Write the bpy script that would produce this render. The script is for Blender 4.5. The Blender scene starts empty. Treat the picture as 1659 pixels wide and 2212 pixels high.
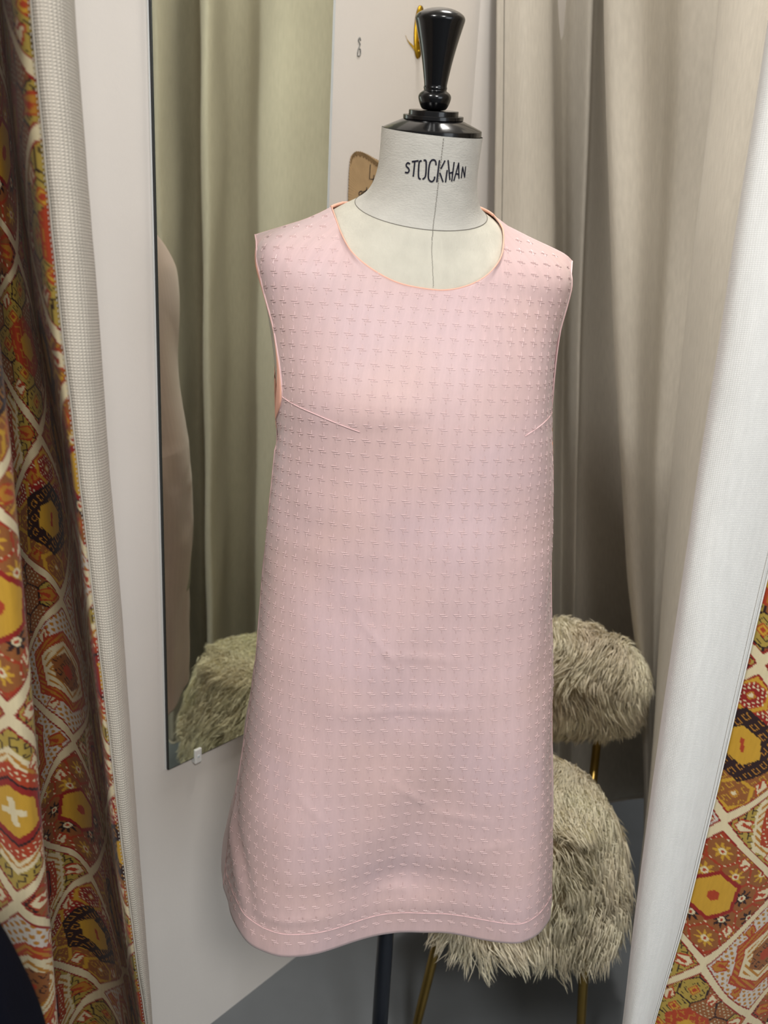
import bpy, bmesh, math, random
import numpy as np
from mathutils import Vector, Matrix, noise
from mathutils.bvhtree import BVHTree
random.seed(7); rng = np.random.default_rng(7)
PI = math.pi
SC = bpy.context.scene
COL = SC.collection

# ------------------------------------------------------------------ camera
CAM_H, PITCH, ROLL, FPX = 1.35, math.radians(15), math.radians(3.15), 1650.0
cf = np.array([0, math.cos(PITCH), -math.sin(PITCH)])
cr0 = np.array([1., 0, 0]); cu0 = np.array([0, math.sin(PITCH), math.cos(PITCH)])
cr = math.cos(ROLL)*cr0 + math.sin(ROLL)*cu0
cu = -math.sin(ROLL)*cr0 + math.cos(ROLL)*cu0
CP = np.array([0, 0, CAM_H])
cam = bpy.data.cameras.new('camera'); camo = bpy.data.objects.new('camera', cam); COL.objects.link(camo)
camo.matrix_world = Matrix(((cr[0], cu[0], -cf[0], 0), (cr[1], cu[1], -cf[1], 0), (cr[2], cu[2], -cf[2], CAM_H), (0, 0, 0, 1)))
cam.sensor_fit = 'HORIZONTAL'; cam.sensor_width = 36; cam.lens = 36*FPX/1659; cam.clip_start = .02
cam.dof.use_dof = True; cam.dof.focus_distance = .93; cam.dof.aperture_fstop = 6.5
SC.camera = camo

def at(x, y, Y):
    """photo pixel + real distance in front of the camera -> world point"""
    d = cf + cr*(x-829.5)/FPX - cu*(y-1106)/FPX
    return CP + d*Y/d[1]

# ------------------------------------------------------------------ light
SC.view_settings.view_transform = 'Standard'; SC.view_settings.look = 'None'
SC.view_settings.gamma = 1; SC.view_settings.use_curve_mapping = False
SC.view_settings.exposure = 0.0
W = bpy.data.worlds.new('shop_interior'); SC.world = W; W.use_nodes = True
W.node_tree.nodes['Background'].inputs[0].default_value = (1.0, .985, .965, 1)
W.node_tree.nodes['Background'].inputs[1].default_value = .33

def area(name, loc, target, sx, sy, power, col):
    l = bpy.data.lights.new(name, 'AREA'); l.shape = 'RECTANGLE'; l.size = sx; l.size_y = sy; l.energy = power; l.color = col
    o = bpy.data.objects.new(name, l); COL.objects.link(o); o.location = loc
    o.rotation_euler = (Vector(target)-Vector(loc)).to_track_quat('-Z', 'Y').to_euler(); return o
area('ceiling_light_right', (.45, -.95, 2.40), (-.05, .9, .7), .35, .35, 23, (1, .98, .95))
area('ceiling_light_left', (-.85, -.60, 2.60), (.4, 1.1, .9), .30, .30, 24, (1, .98, .95))
area('ceiling_light_booth', (.20, 1.22, 2.66), (.24, 1.25, 0), .20, .20, 5.0, (1, .96, .91))
sl = bpy.data.lights.new('ceiling_spot_booth', 'SPOT'); sl.energy = 50; sl.spot_size = math.radians(40); sl.spot_blend = .7; sl.shadow_soft_size = .05; sl.color = (1, .95, .88)
so = bpy.data.objects.new('ceiling_spot_booth', sl); COL.objects.link(so); so.location = (.24, 1.12, 2.66)
so.rotation_euler = (Vector((.34, 1.30, .45))-Vector(so.location)).to_track_quat('-Z', 'Y').to_euler()
area('shop_window_daylight', (1.7, -1.3, 1.4), (.2, .9, .7), 1.2, 1.6, 18, (.88, .94, 1))

# ------------------------------------------------------------------ materials
def lin(r, g, b):
    return tuple(((c/255)/12.92 if c/255 <= .04045 else ((c/255+.055)/1.055)**2.4) for c in (r, g, b))
def mat(name, col, rough=.6, spec=.5, metal=0, sheen=0, var=0, vscale=20, bump=0, bscale=200, stretch=(1, 1, 1), coat=0, coords='Object', colrand=0):
    m = bpy.data.materials.new(name); m.use_nodes = True; N = m.node_tree.nodes; L = m.node_tree.links
    b = N['Principled BSDF']; c = lin(*col)
    b.inputs['Base Color'].default_value = (*c, 1); b.inputs['Roughness'].default_value = rough
    b.inputs['Specular IOR Level'].default_value = spec; b.inputs['Metallic'].default_value = metal
    b.inputs['Sheen Weight'].default_value = sheen; b.inputs['Coat Weight'].default_value = coat
    tc = N.new('ShaderNodeTexCoord'); mp = N.new('ShaderNodeMapping'); mp.inputs['Scale'].default_value = stretch
    L.new(tc.outputs[coords], mp.inputs[0])
    last = None
    if var:
        n = N.new('ShaderNodeTexNoise'); n.inputs['Scale'].default_value = vscale; n.inputs['Detail'].default_value = 5
        L.new(mp.outputs[0], n.inputs[0])
        mx = N.new('ShaderNodeMix'); mx.data_type = 'RGBA'
        mx.inputs[6].default_value = (*[v*(1-var) for v in c], 1); mx.inputs[7].default_value = (*[min(1, v*(1+var)) for v in c], 1)
        rp = N.new('ShaderNodeMapRange'); rp.inputs[1].default_value = .3; rp.inputs[2].default_value = .7
        L.new(n.outputs[0], rp.inputs[0]); L.new(rp.outputs[0], mx.inputs[0]); L.new(mx.outputs[2], b.inputs['Base Color']); last = mx.outputs[2]
    if colrand:
        g = N.new('ShaderNodeNewGeometry'); mr = N.new('ShaderNodeMapRange'); mr.inputs[3].default_value = 1-colrand; mr.inputs[4].default_value = 1+colrand
        L.new(g.outputs['Random Per Island'], mr.inputs[0])
        mv = N.new('ShaderNodeVectorMath'); mv.operation = 'SCALE'
        if last: L.new(last, mv.inputs[0])
        else: mv.inputs[0].default_value = c
        L.new(mr.outputs[0], mv.inputs['Scale']); L.new(mv.outputs[0], b.inputs['Base Color'])
    if bump:
        n = N.new('ShaderNodeTexNoise'); n.inputs['Scale'].default_value = bscale; n.inputs['Detail'].default_value = 4
        L.new(mp.outputs[0], n.inputs[0]); bp = N.new('ShaderNodeBump'); bp.inputs['Strength'].default_value = bump; bp.inputs['Distance'].default_value = .002
        L.new(n.outputs[0], bp.inputs['Height']); L.new(bp.outputs[0], b.inputs['Normal'])
    return m
def weave(name, col, period, rough=.85, var=.10, strength=.5, cvar=.12, sheen=.1, attr=None, trans=0):
    """woven cloth in a UV map laid out in metres"""
    m = bpy.data.materials.new(name); m.use_nodes = True; N = m.node_tree.nodes; L = m.node_tree.links
    b = N['Principled BSDF']; b.inputs['Roughness'].default_value = rough; b.inputs['Specular IOR Level'].default_value = .2
    b.inputs['Sheen Weight'].default_value = sheen
    uv = N.new('ShaderNodeUVMap')
    k = 2*PI/(20*period)
    ws = []
    for d in ('X', 'Y'):
        w = N.new('ShaderNodeTexWave'); w.bands_direction = d; w.inputs['Scale'].default_value = k*(1 if d == 'X' else 1.0)
        w.inputs['Distortion'].default_value = .6; w.inputs['Detail Scale'].default_value = 2
        L.new(uv.outputs[0], w.inputs[0]); ws.append(w)
    mul = N.new('ShaderNodeMath'); mul.operation = 'MULTIPLY'
    L.new(ws[0].outputs['Fac'], mul.inputs[0]); L.new(ws[1].outputs['Fac'], mul.inputs[1])
    bp = N.new('ShaderNodeBump'); bp.inputs['Strength'].default_value = strength; bp.inputs['Distance'].default_value = period*.4
    L.new(mul.outputs[0], bp.inputs['Height']); L.new(bp.outputs[0], b.inputs['Normal'])
    c = lin(*col)
    if attr:
        a = N.new('ShaderNodeAttribute'); a.attribute_name = attr; base = a.outputs['Color']
    else:
        r = N.new('ShaderNodeRGB'); r.outputs[0].default_value = (*c, 1); base = r.outputs[0]
    mp = N.new('ShaderNodeMapping'); mp.inputs['Scale'].default_value = (1, .15, 1); L.new(uv.outputs[0], mp.inputs[0])
    n = N.new('ShaderNodeTexNoise'); n.inputs['Scale'].default_value = .35/period; n.inputs['Detail'].default_value = 4; L.new(mp.outputs[0], n.inputs[0])
    s1 = N.new('ShaderNodeMapRange'); s1.inputs[1].default_value = .3; s1.inputs[2].default_value = .7; s1.inputs[3].default_value = 1-var; s1.inputs[4].default_value = 1+var
    L.new(n.outputs[0], s1.inputs[0])
    s2 = N.new('ShaderNodeMapRange'); s2.inputs[3].default_value = 1-cvar; s2.inputs[4].default_value = 1+cvar*.4; L.new(mul.outputs[0], s2.inputs[0])
    mm = N.new('ShaderNodeMath'); mm.operation = 'MULTIPLY'; L.new(s1.outputs[0], mm.inputs[0]); L.new(s2.outputs[0], mm.inputs[1])
    sc = N.new('ShaderNodeVectorMath'); sc.operation = 'SCALE'; L.new(base, sc.inputs[0]); L.new(mm.outputs[0], sc.inputs['Scale'])
    L.new(sc.outputs[0], b.inputs['Base Color'])
    return m

M = {}
M['wall'] = mat('white_painted_wall', (226, 220, 213), .75, .3, var=.02, vscale=6, bump=.12, bscale=120)
M['floor'] = mat('grey_vinyl_floor', (108, 112, 115), .45, .4, var=.06, vscale=9, bump=.05, bscale=60)
M['ceil'] = mat('ceiling_paint', (225, 222, 216), .9, .2, bump=.05, bscale=80)
M['mirror'] = mat('silvered_glass', (222, 227, 211), .012, .5, metal=1)
M['dark'] = mat('dark_edge', (38, 40, 40), .5, .4, bump=.02)
M['glint_white'] = mat('edge_glint_white', (232, 240, 244), .25, .6, metal=.3)  # near-white colour paints in the bright glint along the mirror's right edge
M['plastic'] = mat('white_plastic', (235, 235, 232), .35, .5)
M['black'] = mat('black_lacquer', (6, 6, 8), .20, .4, coat=.25, bump=.01, bscale=40)
M['pole'] = mat('dark_navy_metal', (22, 27, 36), .35, .5, bump=.02)
M['neck'] = mat('neck_cotton', (186, 183, 175), .9, .15, var=.05, vscale=45, bump=.35, bscale=300, stretch=(1, 1, 2.2))
M['torso'] = mat('torso_linen', (192, 188, 175), .9, .15, var=.05, vscale=70, bump=.3, bscale=420, stretch=(1, 1, .4))
M['seam'] = mat('seam_thread', (120, 116, 108), .9, .1, bump=.1)
M['ink'] = mat('navy_black_ink', (24, 24, 38), .8, .2, bump=.1, bscale=900)
M['kraft'] = mat('kraft_paper', (178, 150, 112), .85, .2, var=.08, vscale=40, bump=.2, bscale=150)
M['kraftedge'] = mat('kraft_dark_edge', (130, 106, 74), .85, .2, var=.15, vscale=90, bump=.2)
M['brass'] = mat('old_brass', (168, 132, 30), .35, .5, metal=.85, var=.2, vscale=80, bump=.08)
M['stain'] = mat('mustard_stain', (186, 150, 52), .8, .2, var=.15, vscale=120, bump=.05)
M['grey_mark'] = mat('grey_scuff', (150, 149, 146), .6, .3, var=.1, vscale=200, bump=.05)
M['thread'] = mat('pink_satin_thread', (213, 184, 182), .30, .6, sheen=.2, bump=.05)
M['pinkseam'] = mat('pink_seam', (232, 196, 196), .6, .3, bump=.05)
M['peach'] = mat('peach_facing', (240, 182, 160), .65, .3, bump=.1, bscale=400)
M['gold'] = mat('brushed_gold_metal', (150, 124, 66), .3, .5, metal=.9, var=.1, vscale=30, bump=.03)
M['blackmetal'] = mat('black_metal', (24, 24, 26), .4, .5, bump=.03)
M['cushion'] = mat('cushion_hide', (222, 206, 172), .95, .1, var=.15, vscale=15, bump=.3, bscale=60)
M['fur'] = mat('sheepskin_wool', (252, 238, 212), .75, .25, sheen=.3, var=.12, vscale=9, bump=.02, colrand=.22)
M['navy'] = mat('navy_cloth', (11, 14, 25), .9, .08, var=.1, vscale=60, bump=.3, bscale=500)
M['lining'] = weave('linen_lining', (200, 193, 180), .0015, var=.06, strength=.35, cvar=.06)
M['lining_l'] = weave('basket_lining', (214, 205, 190), .0026, var=.05, strength=1.0, cvar=.42)
M['lining_lit'] = weave('lit_white_lining', (222, 221, 217), .0018, var=.04, strength=.6, cvar=.12)  # same cloth as the inner lining, whitened to carry the light on it
M['print'] = weave('kilim_print', (200, 160, 80), .0011, var=.05, strength=.25, cvar=.06, attr='print')
# dress fabric: UV in metres, faint vertical bands between the motif columns
def dress_mat():
    m = weave('pink_jacquard', (204, 178, 176), .0009, rough=.48, var=.03, strength=.12, cvar=.03, sheen=.25)
    N = m.node_tree.nodes; L = m.node_tree.links; b = N['Principled BSDF']; b.inputs['Specular IOR Level'].default_value = .35
    uv = [n for n in N if n.type == 'UVMAP'][0]; src = b.inputs['Base Color'].links[0].from_socket
    w = N.new('ShaderNodeTexWave'); w.bands_direction = 'X'; w.inputs['Scale'].default_value = 2*PI/(20*.0164); w.inputs['Distortion'].default_value = .4
    L.new(uv.outputs[0], w.inputs[0])
    mr = N.new('ShaderNodeMapRange'); mr.inputs[3].default_value = .98; mr.inputs[4].default_value = 1.02; L.new(w.outputs['Fac'], mr.inputs[0])
    n = N.new('ShaderNodeTexNoise'); n.inputs['Scale'].default_value = 7; n.inputs['Detail'].default_value = 2; L.new(uv.outputs[0], n.inputs[0])
    mx = N.new('ShaderNodeMix'); mx.data_type = 'RGBA'; mx.blend_type = 'MULTIPLY'; mx.inputs[0].default_value = 1
    ramp = N.new('ShaderNodeValToRGB'); ramp.color_ramp.elements[0].position = .35; ramp.color_ramp.elements[0].color = (1, .95, .93, 1)
    ramp.color_ramp.elements[1].position = .65; ramp.color_ramp.elements[1].color = (.98, .96, 1, 1)
    L.new(n.outputs[0], ramp.inputs[0]); L.new(src, mx.inputs[6]); L.new(ramp.outputs[0], mx.inputs[7])
    sc = N.new('ShaderNodeVectorMath'); sc.operation = 'SCALE'; L.new(mx.outputs[2], sc.inputs[0]); L.new(mr.outputs[0], sc.inputs['Scale'])
    L.new(sc.outputs[0], b.inputs['Base Color']); return m
M['dress'] = dress_mat()

# ------------------------------------------------------------------ helpers
def link(name, me, m, parent=None, smooth=True):
    o = bpy.data.objects.new(name, me); COL.objects.link(o)
    if m is not None: me.materials.append(M[m] if isinstance(m, str) else m)
    if smooth and len(me.polygons): me.polygons.foreach_set('use_smooth', np.ones(len(me.polygons), bool))
    if parent is not None: o.parent = parent; o.matrix_parent_inverse = parent.matrix_world.inverted() if False else Matrix.Translation(-parent.location)
    return o
def raw_mesh(name, V, Q):
    V = np.asarray(V, np.float32); Q = np.asarray(Q, np.int32); k = Q.shape[1]
    me = bpy.data.meshes.new(name); me.vertices.add(len(V)); me.vertices.foreach_set('co', V.ravel())
    me.loops.add(Q.size); me.loops.foreach_set('vertex_index', Q.ravel()); me.polygons.add(len(Q))
    me.polygons.foreach_set('loop_start', np.arange(0, Q.size, k, dtype=np.int32)); me.polygons.foreach_set('loop_total', np.full(len(Q), k, np.int32))
    me.update(calc_edges=True); return me
def grid_obj(name, P, m, parent=None, closed=False, uv=None, flip=False, col=None, smooth=True):
    """P[rows, cols, 3]; closed wraps the columns"""
    P = np.asarray(P); nr, nc = P.shape[:2]; idx = np.arange(nr*nc).reshape(nr, nc)
    a = idx[:-1]; b = idx[1:]
    if closed: a0, a1, b0, b1 = a, np.roll(a, -1, 1), b, np.roll(b, -1, 1)
    else: a0, a1, b0, b1 = a[:, :-1], a[:, 1:], b[:, :-1], b[:, 1:]
    Q = np.stack([a0, a1, b1, b0], -1).reshape(-1, 4)
    if flip: Q = Q[:, ::-1]
    me = raw_mesh(name, P.reshape(-1, 3), Q)
    if uv is not None:
        l = me.uv_layers.new(name='UVMap'); l.data.foreach_set('uv', np.asarray(uv, np.float32).reshape(-1, 2)[Q.ravel()].ravel())
    if col is not None:
        ca = me.color_attributes.new('print', 'FLOAT_COLOR', 'POINT')
        ca.data.foreach_set('color', np.concatenate([col.reshape(-1, 3), np.ones((nr*nc, 1))], 1).astype(np.float32).ravel())
    return link(name, me, m, parent, smooth)
def bm_obj(name, bm, m, parent=None, smooth=False):
    me = bpy.data.meshes.new(name); bmesh.ops.recalc_face_normals(bm, faces=bm.faces); bm.to_mesh(me); bm.free(); return link(name, me, m, parent, smooth)
def tag(o, label=None, cat=None, group=None, kind=None):
    for k, v in (('label', label), ('category', cat), ('group', group), ('kind', kind)):
        if v: o[k] = v
    return o
def empty(name, loc, label, cat, group=None):
    o = bpy.data.objects.new(name, None); COL.objects.link(o); o.location = loc; o.empty_display_size = .05; return tag(o, label, cat, group)
def catmull(pts, n, closed=False):
    P = np.asarray(pts, float); k = len(P)
    t = np.linspace(0, k if closed else k-1, n, endpoint=not closed)
    i = np.minimum(t.astype(int), (k if closed else k-1)-1); f = (t-i)[:, None]
    if closed: g = lambda j: P[j % k]
    else: g = lambda j: P[np.clip(j, 0, k-1)]
    p0, p1, p2, p3 = g(i-1), g(i), g(i+1), g(i+2)
    return .5*((2*p1)+(-p0+p2)*f+(2*p0-5*p1+4*p2-p3)*f**2+(-p0+3*p1-3*p2+p3)*f**3)
def tube_obj(name, pts, rad, m, parent=None, sides=8, closed=False):
    P = np.asarray(pts, float); n = len(P); R = np.full(n, rad) if np.isscalar(rad) else np.asarray(rad)
    T = np.gradient(P, axis=0) if not closed else (np.roll(P, -1, 0)-np.roll(P, 1, 0))
    T /= np.linalg.norm(T, axis=1)[:, None]+1e-12
    up = np.array([0., 0, 1]) if abs(T[:, 2]).mean() < .8 else np.array([0., 1, 0])
    S = np.cross(T, up); S /= np.linalg.norm(S, axis=1)[:, None]+1e-12; U = np.cross(S, T)
    th = np.linspace(0, 2*PI, sides, endpoint=False)
    G = P[:, None]+R[:, None, None]*(S[:, None]*np.cos(th)[None, :, None]+U[:, None]*np.sin(th)[None, :, None])
    if closed: G = np.concatenate([G, G[:1]])
    else:
        G = np.concatenate([np.repeat(P[:1][:, None], sides, 1), G, np.repeat(P[-1:][:, None], sides, 1)])
    return grid_obj(name, G, m, parent, closed=True)
def lathe_obj(name, prof, org, axis, m, parent=None, n=64, bevel=False):
    ax = Vector(axis).normalized(); q = Vector((0, 0, 1)).rotation_difference(ax).to_matrix()
    pr = np.array(prof, float); th = np.linspace(0, 2*PI, n, endpoint=False)
    G = np.stack([pr[:, 0:1]*np.cos(th), pr[:, 0:1]*np.sin(th), np.repeat(pr[:, 1:2], n, 1)], -1)
    G = G@np.array(q).T+np.array(org)
    o = grid_obj(name, G, m, parent, closed=True)
    md = o.modifiers.new('split', 'EDGE_SPLIT'); md.split_angle = math.radians(38); return o
def box_pts(bm, corners8):
    vs = [bm.verts.new(c) for c in corners8]
    for f in ((0, 1, 2, 3), (7, 6, 5, 4), (0, 4, 5, 1), (1, 5, 6, 2), (2, 6, 7, 3), (3, 7, 4, 0)): bm.faces.new([vs[i] for i in f])
def ribbon_geo(strokes, width, nrm, lift=0.):
    """flat strokes: list of polylines (world) -> V, Q"""
    V, Q = [], []
    for st in strokes:
        P = np.array(st, float); n = len(P); T = np.gradient(P, axis=0); T /= np.linalg.norm(T, axis=1)[:, None]+1e-12
        Nn = np.array([nrm(p) for p in P]); S = np.cross(T, Nn); S /= np.linalg.norm(S, axis=1)[:, None]+1e-12
        P = P.copy(); P[0] -= T[0]*width*.3; P[-1] += T[-1]*width*.3
        b = sum(len(v) for v in V); V.append(np.concatenate([P+S*width/2+Nn*lift, P-S*width/2+Nn*lift]))
        for i in range(n-1): Q.append((b+i, b+i+1, b+n+i+1, b+n+i))
    return np.concatenate(V), np.array(Q)

# ------------------------------------------------------------------ the setting
WA = np.array([-.276, 1.166]); WD = np.array([.652, .758]); WN = np.array([.758, -.652])   # mirror wall: origin, direction, normal
def wp(s, z, off=0.): q = WA+WD*s+WN*off; return (q[0], q[1], z)
def slab(name, s0, s1, z0, z1, o0, o1, m, parent=None):
    bm = bmesh.new(); box_pts(bm, [wp(s0, z0, o0), wp(s1, z0, o0), wp(s1, z0, o1), wp(s0, z0, o1), wp(s0, z1, o0), wp(s1, z1, o0), wp(s1, z1, o1), wp(s0, z1, o1)]); return bm_obj(name, bm, m, parent)
tag(slab('wall_left', -1.25, .62, 0, 2.7, -.06, 0, 'wall'), 'white painted wall behind the mirror', kind='structure')
c0 = wp(.62, 0)
bm = bmesh.new(); bx, by = c0[0], c0[1]
box_pts(bm, [(bx, by, 0), (bx+1.3, by+.75, 0), (bx+1.3, by+.83, 0), (bx-.02, by+.08, 0), (bx, by, 2.7), (bx+1.3, by+.75, 2.7), (bx+1.3, by+.83, 2.7), (bx-.02, by+.08, 2.7)])
tag(bm_obj('wall_back', bm, 'wall'), 'white back wall beyond the curtain', kind='structure')
bm = bmesh.new(); box_pts(bm, [(-3, -2.5, -.05), (3, -2.5, -.05), (3, 3, -.05), (-3, 3, -.05), (-3, -2.5, 0), (3, -2.5, 0), (3, 3, 0), (-3, 3, 0)])
tag(bm_obj('floor', bm, 'floor'), 'grey vinyl floor', kind='structure')
bm = bmesh.new(); box_pts(bm, [(-3, -2.5, 2.7), (3, -2.5, 2.7), (3, 3, 2.7), (-3, 3, 2.7), (-3, -2.5, 2.75), (3, -2.5, 2.75), (3, 3, 2.75), (-3, 3, 2.75)])
tag(bm_obj('ceiling', bm, 'ceil'), 'white ceiling', kind='structure')

# ------------------------------------------------------------------ mirror on the wall
mr = empty('wall_mirror', wp(.07, .60), 'tall frameless mirror hung on the white wall behind the dress form', 'mirror')
slab('backing', -.0905, .2335, .601, 2.05, .0005, .0075, 'dark', mr)
slab('glass', -.0895, .228, .603, 2.048, .0075, .0090, 'mirror', mr)
bm = bmesh.new(); box_pts(bm, [wp(.228, .603, .0072), wp(.2340, .603, .0072), wp(.2340, .603, .0080), wp(.228, .603, .0090), wp(.228, 2.048, .0072), wp(.2340, 2.048, .0072), wp(.2340, 2.048, .0080), wp(.228, 2.048, .0090)])
bm_obj('bevelled_edge', bm, 'glint_white', mr)
slab('edge_strip', -.0925, -.0905, .600, 2.05, .0005, .0030, 'plastic', mr)
cl = slab('clip', -.041, -.027, .590, .617, .0005, .0120, 'plastic', mr); tag(cl, 'white plastic mirror clip')
md = cl.modifiers.new('b', 'BEVEL'); md.width = .002; md.segments = 2
slab('clip_screw', -.036, -.032, .601, .605, .0120, .0128, 'glint_white', cl)

# ------------------------------------------------------------------ kraft paper sign, hook, scuff on the wall
ks = empty('kraft_paper_sign', wp(.34, 1.46), 'torn brown kraft paper note with handwriting taped to wall behind the neck', 'sign')
left = [(.2845, 1.455), (.2845, 1.5045), (.284, 1.5337), (.2836, 1.5635), (.286, 1.5876), (.2895, 1.5923), (.2993, 1.5992), (.3136, 1.6005), (.3269, 1.5986), (.3405, 1.5962), (.3529, 1.5945), (.372, 1.5925), (.395, 1.592), (.405, 1.588), (.406, 1.55), (.404, 1.50), (.405, 1.455), (.37, 1.452), (.33, 1.454)]
out = []
for i in range(len(left)):
    a = np.array(left[i]); b = np.array(left[(i+1) % len(left)]); n = max(2, int(np.linalg.norm(b-a)/.0022))
    for k in range(n):
        p = a+(b-a)*k/n; t = b-a; nn = np.array([t[1], -t[0]])/np.linalg.norm(t)
        out.append(p+nn*(.0007*(1 if len(out) % 2 else -1)+random.uniform(-.0004, .0004)))
bm = bmesh.new(); curl = lambda p: .0012+.0010*max(0, (p[1]-1.585)/.015)**2+.0008*max(0, (.29-p[0])/.006)
top = [bm.verts.new(wp(p[0], p[1], curl(p)+.0006)) for p in out]; bot = [bm.verts.new(wp(p[0], p[1], curl(p)-.0002)) for p in out]
ctr = bm.verts.new(wp(.345, 1.525, .0022)); cb = bm.verts.new(wp(.345, 1.525, .0006)); n = len(out)
for i in range(n):
    j = (i+1) % n; bm.faces.new((top[i], top[j], ctr)); bm.faces.new((bot[j], bot[i], cb)); bm.faces.new((top[i], bot[i], bot[j], top[j]))
bm_obj('paper', bm, 'kraft', ks)
# darker folded strip along the torn top edge
stp = [(.2862, 1.580), (.2885, 1.5895), (.297, 1.5962), (.3136, 1.5975), (.3269, 1.5950), (.3405, 1.5915), (.3529, 1.588), (.372, 1.586), (.395, 1.586)]
bm = bmesh.new(); pv = None
for i, p in enumerate(catmull(stp, 60)):
    wdt = .0028+.0016*math.sin(i*1.7)+.0015*min(1, i/20)
    v = (bm.verts.new(wp(p[0], p[1]+.002, .0034)), bm.verts.new(wp(p[0]+.0008, p[1]-wdt, .0030)))
    if pv: bm.faces.new((pv[0], v[0], v[1], pv[1]))
    pv = v
fo = bm_obj('torn_edge', bm, 'kraftedge', ks); fo.modifiers.new('s', 'SOLIDIFY').thickness = .0003
KR = [[(0.3338, 1.5838), (0.333, 1.5609), (0.3457, 1.5624)], [(0.3439, 1.5685), (0.3428, 1.5538)], [(0.315, 1.5388), (0.3106, 1.5377), (0.3082, 1.5342), (0.311, 1.5315), (0.3153, 1.5346), (0.3166, 1.5387), (0.3159, 1.5334), (0.3181, 1.5325)], [(0.3192, 1.5391), (0.3199, 1.533)], [(0.3196, 1.5373), (0.3219, 1.5396), (0.3246, 1.5393)], [(0.3273, 1.5465), (0.3265, 1.5353), (0.3288, 1.5329)], [(0.3237, 1.5409), (0.3311, 1.5427)], [(0.3311, 1.539), (0.3308, 1.5342), (0.3325, 1.5334)], [(0.3323, 1.5438), (0.3327, 1.5428)], [(0.3005, 1.5093), (0.303, 1.5116), (0.3062, 1.5114)]]
V, Q = ribbon_geo([[wp(s, z, .0034) for s, z in (catmull(st, 14) if len(st) > 3 else st)] for st in KR], .0017, lambda p: np.array([WN[0], WN[1], 0]))
tag(link('handwriting', raw_mesh('handwriting', V, Q), 'ink', ks, False), 'black handwriting reading 4 arti')

hk = empty('wall_hook', wp(.447, 1.77), 'old brass hook on the wall half hidden behind the black handle', 'hook')
bm = bmesh.new(); pr = [(.4450+.0130*math.cos(t)*(1+.0*math.sin(t)), 1.815+.0415*math.sin(t)) for t in np.linspace(0, 2*PI, 40, endpoint=False)]
f0 = [bm.verts.new(wp(s, z, .0005)) for s, z in pr]; f1 = [bm.verts.new(wp(.4447+(s-.4447)*.9, 1.815+(z-1.815)*.97, .004)) for s, z in pr]
bm.faces.new(f1)
for i in range(40): bm.faces.new((f0[i], f0[(i+1) % 40], f1[(i+1) % 40], f1[i]))
bm_obj('plate', bm, 'brass', hk, True)
tube_obj('prong', catmull([wp(.4447, 1.80, .003), wp(.4447, 1.797, .018), wp(.4447, 1.805, .030), wp(.4447, 1.820, .034)], 20), .004, 'brass', hk)
for z in (1.845, 1.785): lathe_obj('screw', [(0, .0012), (.002, .001), (.003, 0), (.003, -.001)], wp(.4447, z, .0045), (WN[0], WN[1], 0), 'brass', hk, 16)
# mustard stain beside the hook and its smear
bm = bmesh.new(); pv = None
for i, (s, z, w) in enumerate([(.410, 1.801, .0005), (.415, 1.7955, .002), (.421, 1.792, .003), (.427, 1.7900, .0045), (.432, 1.788, .0055), (.438, 1.785, .007)]):
    v = (bm.verts.new(wp(s, z+w*.6, .0006)), bm.verts.new(wp(s+.001, z-w*.4, .0006)))
    if pv: bm.faces.new((pv[0], v[0], v[1], pv[1]))
    pv = v
o = bm_obj('wall_stain', bm, 'stain'); tag(o, 'thin mustard yellow smear on the wall left of the hook', 'stain'); o.modifiers.new('s', 'SOLIDIFY').thickness = .0004
sp = catmull([wp(s, z, .0008) for s, z in [(.3000, 1.7645), (.2978, 1.7683), (.2948, 1.7635), (.299, 1.759), (.2975, 1.7545), (.2951, 1.7495), (.2946, 1.7413), (.3001, 1.7436), (.3006, 1.7509), (.297, 1.7525)]], 50)
o = tube_obj('wall_scuff', sp, .0011, 'grey_mark', None, 6); tag(o, 'small grey looped scuff high on the white wall right of the mirror', 'mark')

# ------------------------------------------------------------------ dress form
MC = (0.022, 0.96); YAW = math.radians(11); SUB = 4
MS = [(.78, .158, .105, .125, 0, 0, 2.2), (.88, .160, .100, .125, 0, 0, 2.2), (.98, .128, .088, .090, 0, 0, 2.2), (1.05, .118, .085, .080, 0, 0, 2.2), (1.12, .135, .098, .085, 0, 0, 2.3),
      (1.19, .156, .124, .092, 0, 0, 2.5), (1.235, .161, .136, .095, 0, 0, 2.6), (1.28, .166, .125, .098, 0, 1, 2.6), (1.32, .172, .108, .098, 0, 3, 2.7), (1.355, .179, .101, .095, 0, 5, 2.8),
      (1.385, .185, .095, .090, 0, 7, 2.8), (1.400, .186, .091, .085, 0, 9, 2.7), (1.413, .181, .086, .080, 0, 11, 2.5), (1.425, .162, .082, .076, 0, 14, 2.3), (1.436, .134, .079, .072, -.001, 17, 2.1),
      (1.446, .112, .077, .070, -.003, 20, 2.0), (1.455, .095, .075, .067, -.004, 22, 2.0), (1.463, .0780, .071, .064, -.006, 24, 2.0), (1.472, .0675, .065, .060, -.009, 24, 2.0), (1.484, .0612, .061, .058, -.013, 23, 2.0),
      (1.500, .0572, .0585, .057, -.018, 21, 2.0), (1.520, .0564, .058, .057, -.023, 18, 2.0), (1.541, .0566, .058, .057, -.028, 15, 2.0)]
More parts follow.
